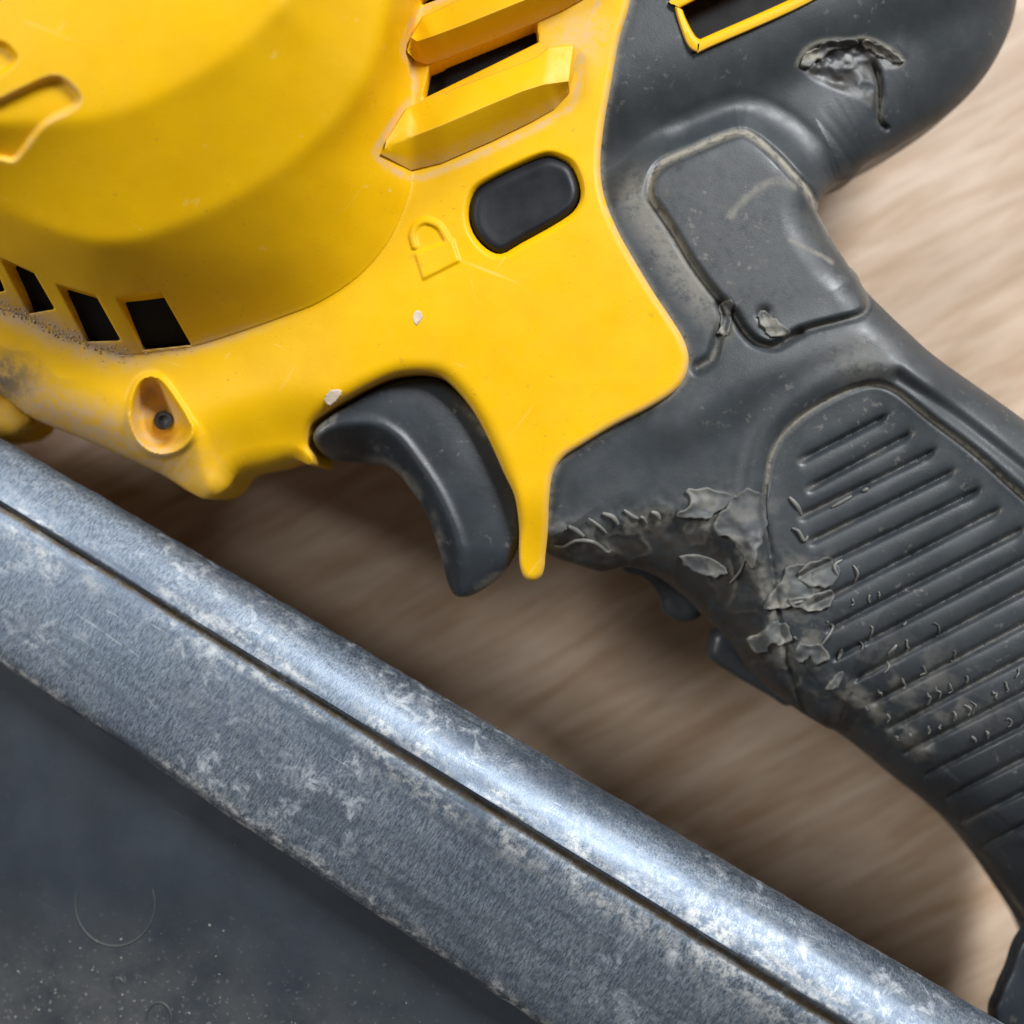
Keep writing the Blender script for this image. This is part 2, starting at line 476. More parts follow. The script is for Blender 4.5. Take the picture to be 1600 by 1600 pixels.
hf = Field(-270, -270, 1110, 950, 2.5)
X, Y = hf.X, hf.Y
dB, dL, dT = sdf(X, Y, DOME_BASE), sdf(X, Y, DOME_LOW), sdf(X, Y, DOME_TOP)
t1 = np.clip(dB / (dB - np.minimum(dL, 0) + 1e-6), 0, 1)
t2 = np.clip(dL / (dL - np.minimum(dT, 0) + 1e-6), 0, 1)
zd = np.where(dB <= 0, 0, np.where(dL <= 0, 160 * t1, np.where(dT <= 0, 160 + 95 * t2, 255 + 25 * (1 - np.exp(-np.maximum(dT, 0) / 120)))))
zs = blur(zd, 3.4); zf = blur(zd, 1.6)
wcrease = sstep(0, 45, dB)
dome = zf * (1 - wcrease) + zs * wcrease
# side plate: level on the right, falling away to lower left
plate = -46 * sstep(620, 240, X + 0.25 * (Y - 500)) * sstep(380, 620, Y) - 0.00 * X
plate = plate + 8 * gauss(dline(X, Y, [(560, 520), (760, 470), (900, 380)]), 130)
plate -= 34 * sstep(760, 910, Y) * sstep(780, 830, X)
plate -= 42 * sstep(120, 0, dline(X, Y, [(297, 769), (325, 780), (353, 766), (375, 741), (422, 729), (459, 718), (500, 722)])) * sstep(560, 620, Y)
plate = blur(plate, 4)
hz = plate + dome
hz -= 13 * sstep(-3, 6, sdf(X, Y, LUG)) + 13 * sstep(-3, 6, sdf(X, Y, LUG2))
bo = sdf(X, Y, BOSS)
bridge = sdf(X, Y, [(205, 650), (300, 668), (330, 740), (345, 775), (320, 790), (285, 770), (225, 715)])
hz += 9 * sstep(-16, 12, bridge)
hz -= 50 * sstep(-3, 20, bo)
hz += 8 * gauss(bo + 2, 6)
bt = sdf(X, Y, BUTTON)
hz -= 10 * sstep(-9, 3, bt)
# padlock raised on the plate
shackle = dline(X, Y, [(648, 385), (644, 368), (650, 352), (665, 345), (684, 352), (694, 366), (700, 378)])
lock = np.maximum(sstep(6.5, 3, shackle), sstep(-2.5, 2, sdf(X, Y, [(648, 396), (707, 374), (718, 408), (661, 437)], 0)))
hz += 4.2 * lock
seam = dline(X, Y, [(985, 0), (955, 130), (938, 260), (965, 360), (1020, 455), (1076, 560)], 3)
# slightly soft hand-moulded surface
hz += 1.6 * fbm(X, Y, 150, 3)
hf.a = hz

def h_z(x, y):
    return hf(x, y)
D_BASE = catmull(DOME_BASE, 4)
def h_attr(x, y):
    out = catmull([p[:2] for p in HOUSING], 4)
    de, *_ = nearest(x, y, out)
    db, *_ = nearest(x, y, D_BASE)
    right = sstep(820, 880, x)
    dust = 0.75 * gauss(de, 7) * right
    dust = np.maximum(dust, 0.35 * gauss(de, 4) * sstep(300, 600, x))
    low = sstep(330, 120, x)
    dust = np.maximum(dust, 1.3 * gauss(db + 4, 24) * low)
    dust = np.maximum(dust, 0.7 * gauss(db, 10) * sstep(500, 300, x))
    dust = np.maximum(dust, 0.9 * sstep(90, 20, de) * sstep(380, 220, x) * sstep(520, 620, y))
    b = sdf(x, y, BOSS)
    dust = np.maximum(dust, 0.8 * sstep(0, 8, b) * sstep(674, 650, y))
    fin = sdf(x, y, [(592, 243), (602, 217), (634, 168), (650, 150), (648, 110), (634, 80), (640, 55), (658, 22), (722, -10), (940, -90), (935, -10), (905, 60), (906, 84), (897, 148), (872, 178), (772, 228), (690, 264), (640, 274)])
    dust = np.maximum(dust, 0.8 * gauss(fin + 3, 5))
    dust = np.maximum(dust, 0.75 * gauss(np.hypot(x - 905, y - 60), 42))
    for p, (lx, ly) in ((0.5, (60, 150)), (0.4, (20, 215))):
        dust = np.maximum(dust, p * gauss(sdf(x, y, LUG), 5))
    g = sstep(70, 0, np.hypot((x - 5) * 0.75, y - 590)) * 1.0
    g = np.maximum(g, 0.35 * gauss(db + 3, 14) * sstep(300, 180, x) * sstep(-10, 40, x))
    return {"dust": dust, "grime": g}
housing = relief("housing", HOUSING, h_z, 2.2, YEL, tool, MID, holes=VENTS + [FINVENT, FINVENT2, catmull(BUTTON, 3)], attrs=h_attr, hr=2.5, hole_sub=0, sharp=50)

cover = [(-170, 425), (-120, 440)] + DOME_BASE[2:-2] + [(680, -190), (-170, -190)]
relief("motor_cover", cover, h_z, 2.2, YEL, tool, MID, holes=VENTS, attrs=h_attr, R=1.0, hr=2.0, hole_sub=0, sub=4, zoff=1.2, sharp=50)

# vent fins standing on the housing
def fin(name, cols, base=-14):
    """cols: north edge, crest and south edge (x, y, z) along the fin"""
    n = np.array([c[0] for c in cols], float); c = np.array([c[1] for c in cols], float); s = np.array([c[2] for c in cols], float)
    lin = lambda q: np.stack([np.interp(np.linspace(0, len(q) - 1, 6 * (len(q) - 1) + 1), np.arange(len(q)), q[:, k]) for k in range(3)], -1)
    n, c, s = (lin(q) for q in (n, c, s))
    for q in (n, c, s):
        q[:, 2] += np.maximum(hf(q[:, 0], q[:, 1]), 0) * sstep(670, 630, q[:, 0])
    dn = lambda a, z: np.stack([a[:, 0], a[:, 1], np.full(len(a), z)], -1)
    k = np.linspace(0, 1, 7)[1:-1, None, None]
    rows = [dn(n, base), n - np.array([0, 0, 6.0]), n * 0.96 + c * 0.04, n * 0.5 + c * 0.5, n * 0.07 + c * 0.93, c + np.array([0, 0.0, -0.6]), c * 0.94 + s * 0.06, c * 0.5 + s * 0.5, c * 0.06 + s * 0.94, dn(s, base)]
    rows = np.stack(rows)
    d = np.zeros(rows.shape[:2]); d[8:] = 0.5; d[1] = 0.4; d[:, -3:] = 0.5; d[5] = 0.12
    return loft(name, rows, YEL, housing, {"dust": d.ravel(), "grime": d.ravel() * 0}, 35)
fin("vent_fin", [((604, 219, 12), (601, 231, 12), (594, 241, 6)), ((634, 170, 30), (641, 215, 44), (642, 269, 1)), ((671, 152, 36), (690, 196, 48), (690, 258, 0)), ((755, 121, 36), (760, 166, 48), (770, 223, 0)),
                 ((838, 89, 36), (815, 143, 48), (835, 191, 0)), ((858, 73, 34), (850, 132, 45), (868, 172, 0)), ((896, 69, 26), (888, 127, 34), (890, 146, 2)), ((901, 84, 10), (898, 106, 10), (897, 112, 2))])
fin("vent_fin", [((636, 78, 12), (637, 82, 12), (650, 96, 4)), ((642, 58, 30), (652, 65, 40), (668, 103, 0)), ((660, 26, 36), (675, 57, 48), (690, 96, 0)), ((722, -3, 36), (729, 37, 48), (750, 73, 0)),
                 ((800, -36, 36), (810, 4, 48), (837, 38, 0)), ((900, -78, 36), (900, -32, 48), (880, 18, 0)), ((960, -92, 20), (950, -50, 24), (925, -8, 2))])
fin("vent_fin", [((650, -60, 12), (652, -56, 12), (655, -50, 4)), ((670, -92, 36), (680, -74, 48), (690, -44, 0)), ((760, -130, 36), (765, -105, 48), (775, -78, 0)), ((960, -210, 36), (960, -180, 48), (960, -140, 0))])

# dark core seen through the vents
cf = Field(-270, 200, 450, 620, 3)
cf.a = blur(hf(cf.X, cf.Y, blur(zd, 2)), 2) - 46
relief("motor_core", [(-150, 300), (300, 330), (400, 400), (370, 480), (290, 535), (240, 541), (190, 546), (140, 530), (94, 514), (47, 488), (0, 474), (-150, 425)], cf, 6, BLACK, tool, -170, R=3, sub=1)
relief("inner_duct", [(640, -160), (960, -200), (930, 60), (860, 110), (660, 180), (630, 120)], lambda x, y: -42 + 6 * sstep(-2, 2, (x - 690) + 0.3 * (y - 130)) + 0 * x, 5, BLACK, tool, -90, R=4, sub=2)

# release button
def btn_z(x, y):
    s = sdf(x, y, BUTTON)
    u = (x - 820) * 0.89 - (y - 320) * 0.45; v = (x - 820) * 0.45 + (y - 320) * 0.89
    return -2 - 4 * np.exp(-(u / 70) ** 2 - (v / 38) ** 2) * sstep(8, 30, s)
BT = [(820 + (x - 820) * 0.985, 320 + (y - 320) * 0.985) for x, y in BUTTON]
relief("lock_button", BT, btn_z, 2.0, BTN, tool, -60, R=15, E=1.2)

# ---------------- rubber overmould: rear cap and grip
GRIP = [(985, -120, 6), (968, 0), (950, 60), (938, 130, 0.6), (926, 200, 0.6), (920, 260), (928, 315), (948, 370), (1000, 460), (1045, 530), (1050, 570), (1030, 600), (900, 680),
        (862, 705), (844, 745), (838, 800), (842, 845, 40), (862, 868, 90), (900, 882, 110, 0.6), (940, 893, 120, 0.6), (985, 886, 130, 0.6), (1040, 908, 150, 0.6), (1093, 955, 165, 0.6), (1132, 990, 170, 0.6), (1170, 1045, 180, 0.6),
        (1230, 1098, 190, 0.6), (1283, 1132, 200, 0.6), (1320, 1152, 230, 0.82), (1400, 1216, 230, 0.82), (1480, 1280, 230, 0.82), (1540, 1344, 230, 0.82), (1600, 1428, 230, 0.82), (1670, 1540, 230, 0.82), (1740, 1600, 120, 0.6), (1790, 1500, 60),
        (1800, 1100, 50), (1790, 830, 50), (1740, 766, 60), (1600, 656, 60), (1468, 562, 55), (1420, 520, 50), (1387, 489, 50), (1351, 452, 50), (1337, 426, 50), (1315, 405, 55), (1290, 365, 60), (1277, 334, 60), (1283, 308, 60),
        (1302, 288, 70), (1332, 279, 90), (1356, 255, 120, 0.6), (1409, 225, 150, 0.6), (1464, 191, 170, 0.6), (1506, 157, 180, 0.6), (1545, 110, 180, 0.6), (1574, 55, 180, 0.6), (1589, 0, 180, 0.6), (1602, -120, 180, 0.6), (1600, -260, 120, 0.6), (1000, -260, 60)]
PADP = [(1200, 845), (1198, 754), (1210, 700), (1239, 661), (1288, 627), (1337, 605), (1371, 600), (1405, 614), (1454, 654), (1527, 710), (1600, 776), (1760, 915), (2000, 1130)]
PANEL = [(1018, 305), (1022, 275), (1040, 255), (1085, 235), (1130, 216), (1158, 209), (1180, 219), (1210, 245), (1235, 272), (1262, 304), (1300, 375), (1335, 430), (1352, 470), (1345, 487), (1310, 498), (1260, 511), (1235, 523), (1210, 537),
         (1182, 532), (1162, 512), (1147, 488), (1115, 452), (1085, 412), (1055, 362), (1030, 325)]
TEAR = [(1248, 102), (1262, 78), (1290, 66), (1330, 64), (1352, 62), (1378, 72), (1408, 94), (1398, 104), (1378, 108), (1386, 150), (1380, 195), (1360, 170), (1330, 150), (1280, 130), (1255, 112)]
SLOT_OUT = [(1054, 10), (1062, -8), (1250, -95), (1330, -110), (1340, -60), (1275, -2), (1100, 78), (1084, 79), (1070, 60)]
SLOT_IN = [(1068, 16), (1075, 6), (1250, -78), (1310, -85), (1315, -55), (1262, -14), (1092, 62), (1083, 58)]
GROOVES = [((1249, 720), (1388, 649)), ((1261, 764), (1427, 676)), ((1249, 808), (1464, 703)), ((1264, 847), (1493, 735)), ((1240, 905), (1534, 764)), ((1262, 950), (1564, 795)),
           ((1290, 985), (1602, 825)), ((1300, 1030), (1720, 812)), ((1330, 1065), (1720, 860)), ((1360, 1100), (1760, 892)), ((1385, 1140), (1800, 922)), ((1410, 1178), (1840, 958)), ((1440, 1214), (1880, 990)),
           ((1475, 1248), (1900, 1030)), ((1505, 1285), (1940, 1062)), ((1530, 1325), (1960, 1105))]

gf = Field(820, -270, 1820, 1640, 2.5)
X, Y = gf.X, gf.Y
c = (X - 1100) * 0.36 + (Y - 40) * 0.93
cap = -18 - 0.0030 * np.maximum(c, 0) ** 2 - 0.0004 * np.minimum(c, 0) ** 2
cap = -62 + np.logaddexp(0, (cap + 62) / 10) * 10
hand = -22 + 0 * X
# the grip falls towards the trigger side
hand -= 26 * sstep(880, 760, X - 0.15 * (Y - 800)) + 18 * gauss(np.hypot((X - 1130) / 1.6, Y - 690), 60) * 0
valley = dline(X, Y, [(900, 330), (985, 285), (1050, 226), (1110, 196), (1165, 182), (1225, 212), (1275, 262), (1330, 300)], 4, True)
wcap = sstep(28, -38, valley) * sstep(520, 300, Y)
gz = cap * wcap + hand * (1 - wcap)
gz -= 16 * gauss(valley, 26) * sstep(1000, 1080, X)
pan = sdf(X, Y, PANEL)
gz += 9 * sstep(-4, 9, pan) - 7 * gauss(pan + 5, 5)
gz -= 10 * gauss(dline(X, Y, [(1147, 488), (1162, 514), (1184, 535), (1210, 540), (1236, 526), (1250, 520)]), 6)
gz -= 14 * gauss(dline(X, Y, [(1128, 478), (1134, 500), (1122, 530), (1112, 560), (1090, 575)]), 8)
gz -= 10 * gauss(np.hypot(X - 1194, (Y - 490)), 9) + 8 * gauss(np.hypot(X - 1205, Y - 520), 10)
# ledge below the panel and the collar round the ribbed pad
gz += 12 * gauss(dline(X, Y, [(1060, 660), (1140, 610), (1230, 570), (1320, 540), (1390, 545), (1450, 590)]), 42)
pd = dline(X, Y, PADP, 4, True)
pin = pd > 0
PADX = PADP + [(2200, 1400), (1800, 1900), (1300, 1200)]
pad = sdf(X, Y, PADX)
gz -= 7 * sstep(-4, 6, pad) + 9 * gauss(pad, 4.5)
gz += 10 * gauss(pad + 26, 22)
gz -= 12 * gauss(dline(X, Y, [(1405, 590), (1500, 655), (1600, 735), (1760, 870), (1980, 1060)]), 12)
for a, b in GROOVES:
    gd = dline(X, Y, [a, b], 0)
    fade = sstep(-4, 16, (b[0] - X)) * sstep(-6, 12, X - a[0]); wob = (1 + 0.25 * vnoise(X, Y, 40, 12)) * fade
    gz -= (11 * gauss(gd, 4.2) + 3.5 * gauss(gd, 12)) * wob
tr = sdf(X, Y, TEAR)
gz -= 8 * sstep(-2, 10, tr) * sstep(185, 95, Y) * (1 + 1.2 * fbm(X, Y, 25, 9))
gz -= 10 * gauss(dline(X, Y, [(1370, 105), (1374, 140), (1372, 185), (1385, 200)]), 4)
# chewed rubber along the finger side of the grip
WEARC = [(865, 850), (930, 838), (1010, 812), (1085, 815), (1130, 840), (1180, 890), (1200, 950), (1215, 1010), (1290, 1060), (1380, 1120), (1440, 1170)]
wd = dline(X, Y, WEARC, 4, True)
wear = gauss(wd, 36)
below = sstep(-14, 26, wd)
gz -= 13 * below * sstep(1300, 1180, X) * sstep(740, 800, Y)
RIDGE = lambda x, y: np.maximum(1 - 5.5 * np.abs(fbm(x + 9 * vnoise(x, y, 22, 51), y + 9 * vnoise(x, y, 22, 52), 44, 50, 2)), 0)
rg = RIDGE(X, Y) ** 1.5
zone = sstep(40, -6, np.abs(wd - 14)) * sstep(1330, 1240, X) + 0.55 * below * sstep(740, 800, Y) * sstep(1330, 1200, X)
gz += 7 * wear * fbm(X, Y, 26, 20, 3) + 5 * below * fbm(X, Y, 60, 23, 3) * sstep(740, 800, Y)
gz += 2.4 * rg * np.minimum(zone, 1)
gz += 2.0 * fbm(X, Y, 170, 31)
gf.a = gz
GMID = lambda x, y: MID - 45 * sstep(1280, 1420, x) * sstep(420, 300, y) - 85 * sstep(1040, 1240, y)
POUT = outline(GRIP, 8, 1.0, 5)
def g_roll(x, y):
    d, _, _, ex, ins, _ = nearest(x, y, POUT)
    R = ex[:, 0]; u = np.clip(1 - d / R, 0, 1)
    return -ex[:, 1] * np.where(ins, R * (1 - np.sqrt(1 - u * u)), R)
def grip_z(x, y):
    x = np.atleast_1d(np.asarray(x, float)); y = np.atleast_1d(np.asarray(y, float))
    return np.maximum(gf(x, y) + g_roll(x, y) * 0.98, GMID(x, y) + 2)
hb = catmull([p[:2] for p in HOUSING], 4)
def g_attr(x, y):
    dh, *_ = nearest(x, y, hb)
    dust = 0.55 * gauss(dh, 6)
    p = sdf(x, y, PANEL)
    dust = np.maximum(dust, 0.75 * gauss(p + 2, 6) * sstep(470, 330, y) + 0.35 * gauss(p + 4, 4))
    left = sstep(-70, -20, p) * sstep(4, -6, p) * sstep(1140, 1090, x) * sstep(230, 330, y)
    dust = np.maximum(dust, 0.55 * left)
    dust = np.maximum(dust, 0.08 * sstep(0, 20, p))
    dust = np.maximum(dust, 0.5 * gauss(dline(x, y, [(1140, 340), (1175, 300), (1215, 282), (1240, 292)]), 7))
    dust = np.maximum(dust, 0.6 * gauss(dline(x, y, [(1235, 375), (1275, 395), (1300, 410)]), 4))
    dust = np.maximum(dust, 0.7 * gauss(np.hypot(x - 1133, (y - 505) * 0.5), 13))
    dust = np.maximum(dust, 0.5 * gauss(dline(x, y, [(1090, 572), (1112, 560), (1122, 530)]), 5))
    q = sdf(x, y, PADX)
    dust = np.maximum(dust, 0.85 * gauss(q, 4.5) * sstep(900, 700, y - 0.7 * (x - 1200)))
    sm = sstep(-0.12, 0.25, fbm(x * 0.8 + y * 0.4, y * 1.3 - x * 0.5, 34, 61))
    for bx, by, sx, sy, kk in ((1258, 915, 66, 44, 0.6), (1140, 795, 62, 34, 0.5), (1235, 1005, 60, 34, 0.55), (1400, 1060, 90, 50, 0.35), (1470, 1110, 90, 36, 0.3), (910, 835, 50, 24, 0.35)):
        dust = np.maximum(dust, kk * sm * gauss(np.hypot((x - bx) / sx, (y - by) / sy), 1.0))
    for a, b in GROOVES:
        dust = np.maximum(dust, 0.28 * gauss(dline(x, y, [a, b], 0), 4) * sstep(-0.05, 0.3, fbm(x, y, 70, 77)))
    dust = np.maximum(dust, 0.3 * gauss(np.hypot((x - 1345) * 0.8, y - 560), 42))
    wv = dline(x, y, WEARC, 4, True)
    dust = np.maximum(dust, 0.55 * gauss(wv, 16) * sstep(-0.1, 0.2, fbm(x, y, 30, 40)))
    t = sdf(x, y, TEAR)
    dust = np.maximum(dust, 0.8 * gauss(t + 2, 4) * sstep(115, 90, y))
    dust = np.maximum(dust, 0.5 * gauss(dline(x, y, [(1372, 120), (1375, 190)], 0), 4))
    wr = sstep(-6, 30, wv) * sstep(740, 800, y) * sstep(1340, 1180, x)
    zone = np.minimum(sstep(40, -6, np.abs(wv - 14)) * sstep(1330, 1240, x) + 0.55 * wr, 1)
    dust = np.maximum(dust, 0.5 * RIDGE(x, y) ** 3 * zone * sstep(-0.1, 0.25, fbm(x, y, 40, 91)))
    wr = np.maximum(wr, 0.8 * sstep(0, 6, t))
    return {"dust": dust, "wear": wr}
grip = relief("grip", GRIP, gf, 2.0, RUB, tool, GMID, holes=[SLOT_OUT], attrs=g_attr, hr=3, hole_sub=2, sharp=60)

so = catmull([(1054, 10), (1062, -8), (1250, -95), (1330, -108), (1342, -62), (1277, -2), (1108, 75), (1090, 82), (1072, 66)], 8)
si = catmull([(1067, 17), (1074, 6), (1250, -78), (1312, -90), (1318, -58), (1261, -14), (1106, 56), (1093, 61), (1082, 50)], 8)
so = np.vstack([so, so[:1]]); si = np.vstack([si, si[:1]])
lay = lambda q, z: np.column_stack([q, np.full(len(q), z)])
fr_ = [lay(so, -80), lay(so, -17), lay(so * 0.9 + si * 0.1, -13.5), lay(so * 0.75 + si * 0.25, -12), lay(so * 0.25 + si * 0.75, -12), lay(so * 0.08 + si * 0.92, -13.5), lay(si, -17), lay(si, -80)]
sd_ = np.zeros((8, len(so))); sd_[:3] = 0.5
loft("slot_frame", np.array(fr_), YEL, tool, {"dust": sd_.ravel(), "grime": sd_.ravel() * 0}, 40)
# moulded pads of the grip, a hair proud of it
relief("thumb_pad", PANEL, lambda x, y: grip_z(x, y) + 0.9, 2.0, RUB, grip, lambda x, y: grip_z(x, y) - 5, attrs=g_attr, R=1.0, sub=4, sharp=60)
RIBPAD = PADP[:10] + [(1600, 776), (1700, 860), (1735, 900), (1730, 1100), (1715, 1380), (1660, 1420), (1600, 1365), (1545, 1295), (1480, 1225), (1400, 1160), (1330, 1105), (1275, 1062), (1235, 1000), (1212, 930)]
relief("ribbed_pad", RIBPAD, lambda x, y: grip_z(x, y) + 0.9, 2.0, RUB, grip, lambda x, y: grip_z(x, y) - 5, attrs=g_attr, R=1.0, sub=4, sharp=60)
relief("slot_backing", [(1040, 20), (1060, -60), (1330, -140), (1360, -60), (1100, 95)], lambda x, y: x * 0 - 58, 8, BLACK, tool, -90, R=4, sub=2)

# ---------------- trigger
TRIGP = [(489, 682, 20), (502, 660, 14), (543, 634, 10), (605, 601, 9), (655, 590, 9), (689, 595, 9), (722, 622, 9), (757, 664, 9), (786, 715, 9), (806, 764, 9), (813, 805, 10), (811, 846, 14), (793, 888, 20),
         (758, 919, 20), (725, 933, 18), (704, 921, 18), (688, 866, 16), (667, 804, 16), (638, 760, 16), (610, 731, 16), (564, 723, 16), (523, 719, 18), (498, 704, 20)]
CREST = [(480, 688), (523, 667), (576, 662), (617, 682), (646, 716), (679, 765), (703, 815), (716, 856), (722, 905), (722, 950)]
def trig_z(x, y):
    s = dline(x, y, CREST, 4, True)          # < 0 on the housing side
    front = np.maximum(s, 0)
    z = -34 - 0.0012 * np.minimum(s, 0) ** 2
    z = z - (np.sqrt(front ** 2 * 2.6 + 81) - 9) + 4 * gauss(s + 4, 9)
    z -= 30 * sstep(850, 950, y)
    return z
def trig_a(x, y):
    P = catmull([p[:2] for p in TRIGP], 4)
    d, *_ = nearest(x, y, P)
    dust = 0.45 * gauss(d - 5, 8) * sstep(-0.05, 0.25, fbm(x, y, 50, 3))
    dust = np.maximum(dust, 0.6 * gauss(np.hypot((x - 560) / 3, y - 700), 9) * sstep(0.0, 0.2, fbm(x, y, 16, 5)))
    return {"dust": dust, "wear": x * 0}
relief("trigger", TRIGP, trig_z, 2.2, TRIG, tool, MID, R=18, attrs=trig_a, sharp=0)

# ---------------- screw boss
def ring_prism(name, cx, cy, r, z, h, mat, parent, n=24, recess=True):
    V = []; Q = []
    prof = [(r, -h), (r, -1.5), (r - 1.5, 0), (r * 0.55, 0), (r * 0.5, -4), (0.01, -5)] if recess else [(r, -h), (r, -1), (r - 1, 0), (0.01, 0.5)]
    m = len(prof)
    a = np.arange(n) * 2 * math.pi / n
    rows = np.stack([np.stack([cx + q * np.cos(a), cy + q * np.sin(a), np.full(n, z + dz)], -1) for q, dz in prof])
    Vv = world(rows[..., 0], rows[..., 1], rows[..., 2]).reshape(-1, 3)
    for i in range(m - 1):
        for j in range(n):
            Q.append((i * n + j, (i + 1) * n + j, (i + 1) * n + (j + 1) % n, i * n + (j + 1) % n))
    return make_mesh(name, Vv, Q, mat, parent)
bz = float(hf(np.array([255.0]), np.array([656.0]))[0])
ring_prism("screw", 255, 657, 15, bz + 5, 30, STEEL, tool)

# ---------------- nose cover glimpsed at the left edge
relief("nose_cover", [(-200, 560), (0, 612), (40, 640), (55, 662), (40, 678), (0, 690), (-200, 700)], lambda x, y: x * 0 - 175, 6, YEL, tool, -240, R=30, attrs=lambda x, y: {"dust": 0.25 + 0 * x, "grime": x * 0 + 0.15})

# ---------------- magazine
xs = np.arange(-420, 1900, 5.0)
T = 684 + 0.5835 * xs; G = 786 + 0.616 * xs; B = 1036 + 0.669 * xs
zr = -60 + 0.13 * xs
nz = lambda sc, sd: np.array(fbm(xs, xs * 0 + sd * 13.0, sc, sd))
rows = []
prof = [('T', 0.0, -150), ('T', 0.0, -112), ('T', 0.03, -94), ('T', 0.08, -80), ('T', 0.15, -67), ('T', 0.23, -55), ('T', 0.31, -45), ('T', 0.39, -36), ('T', 0.47, -28.2), ('T', 0.55, -21.4), ('T', 0.63, -15.6), ('T', 0.71, -10.8),
        ('T', 0.79, -6.8), ('T', 0.86, -3.6), ('T', 0.92, -1.2), ('T', 0.955, 0), ('T', 0.985, -2.2), ('T', 1.0, -7), ('G', 0.004, -12), ('G', 0.022, -14), ('G', 0.04, -12.5), ('G', 0.06, -11.5), ('G', 0.09, -9), ('G', 0.14, -8), ('G', 0.25, -7), ('G', 0.5, -7), ('G', 0.75, -8),
        ('G', 0.88, -10), ('G', 0.945, -12.5), ('G', 0.975, -16), ('G', 0.992, -22), ('G', 1.0, -32), ('G', 0.985, -50), ('G', 0.9, -60), ('G', 0.3, -120)]
dn, wr = [], []
for i, (k, f, dz) in enumerate(prof):
    a, b = (T, G) if k == 'T' else (G, B)
    if isinstance(f, str):
        fr = float(f[1:]) * (0.02 + 0.10 * sstep(100, 1250, xs)); f = 0.01
    else:
        fr = np.full(len(xs), f)
    y = a + (b - a) * fr
    z = zr + (dz * (0.50 + 0.50 * sstep(-50, 800, xs)) if k == 'T' and f < 0.95 else dz)
    amp = 0
    if k == 'G' and 0.03 < f < 0.12: amp = 2.0
    if k == 'G' and f > 0.93: amp = 2.6
    if k == 'T' and f < 0.06: amp = 2.0
    if amp:
        y = y + amp * nz(34, 3 if f < 0.5 else 5) + 0.5 * amp * nz(11, 8)
    z = z + 1.2 * nz(60, 10 + i)
    rows.append(np.stack([xs, y, z], -1))
    dust = 0.15 + (0.45 if (k == 'G' and 0.05 < f < 0.2) else 0) + (0.6 if (k == 'G' and f > 0.93 and dz > -33) else 0) + (0.45 if (k == 'T' and fr[0] > 0.75 and fr[0] < 0.93) else 0)
    grime = 1.0 if (k == 'G' and f < 0.045) else 0.0
    dn.append(dust * np.clip(0.55 + 2.2 * nz(150, 21 + i % 3) + 1.2 * nz(40, 25 + i % 2), 0, 1.2)); wr.append(np.full(len(xs), grime))
rail = loft("magazine_rail", np.array(rows), METAL, tool, {"dust": np.array(dn).ravel(), "wear": np.array(wr).ravel()}, 38)
# slate plastic side of the magazine under the rail
v = np.linspace(0, 1, 60)
rows = []; dd = []
for t in v:
    y = B - 70 + t * 1100
    z = zr - 78 + 5 * np.sin(t * 3)
    rows.append(np.stack([xs, y, z], -1))
    sxy = (xs + 0.45 * 0) ; yy = y
    m = sstep(1330, 1640, yy - 0.12 * xs + 60 * fbm(xs, yy, 180, 2)) * sstep(900, 150, xs)
    dd.append(m)
dd = np.array(dd)
rows.append(np.stack([xs, B + 1030, zr - 320], -1)); rows.append(np.stack([xs, B - 70, zr - 320], -1))
dd = np.vstack([dd, dd[:1] * 0, dd[:1] * 0])
MBODY = loft("magazine_body", np.array(rows), BODY, tool, {"dust": dd.ravel()}, 35)
def body_z(x, y): return -60 + 0.13 * x - 78 + 5 * math.sin(3 * (y - (1036 + 0.669 * x) + 70) / 1100)
arc = [(180 + 62 * math.cos(a), 1412 + 66 * math.sin(a), body_z(180 + 62 * math.cos(a), 1412 + 66 * math.sin(a)) + 0.8) for a in np.linspace(-0.35, math.pi + 0.3, 16)]
tube("moulding_ring", arc, 1.5, FLAKE, tool)
arc = [(248 + 20 * math.cos(a), 1592 + 26 * math.sin(a), body_z(248 + 20 * math.cos(a), 1592 + 26 * math.sin(a)) + 0.8) for a in np.linspace(math.pi - 0.1, 2 * math.pi + 0.2, 10)]
tube("moulding_ring", arc, 1.8, FLAKE, tool)
relief("magazine_bracket", [(1553, 1610), (1562, 1556), (1578, 1518), (1600, 1464), (1660, 1420), (1900, 1450), (1900, 1900), (1600, 1800)], lambda x, y: x * 0 - 130, 3, TRIG, tool, -150, R=14, attrs=lambda x, y: {"dust": x * 0, "wear": x * 0})

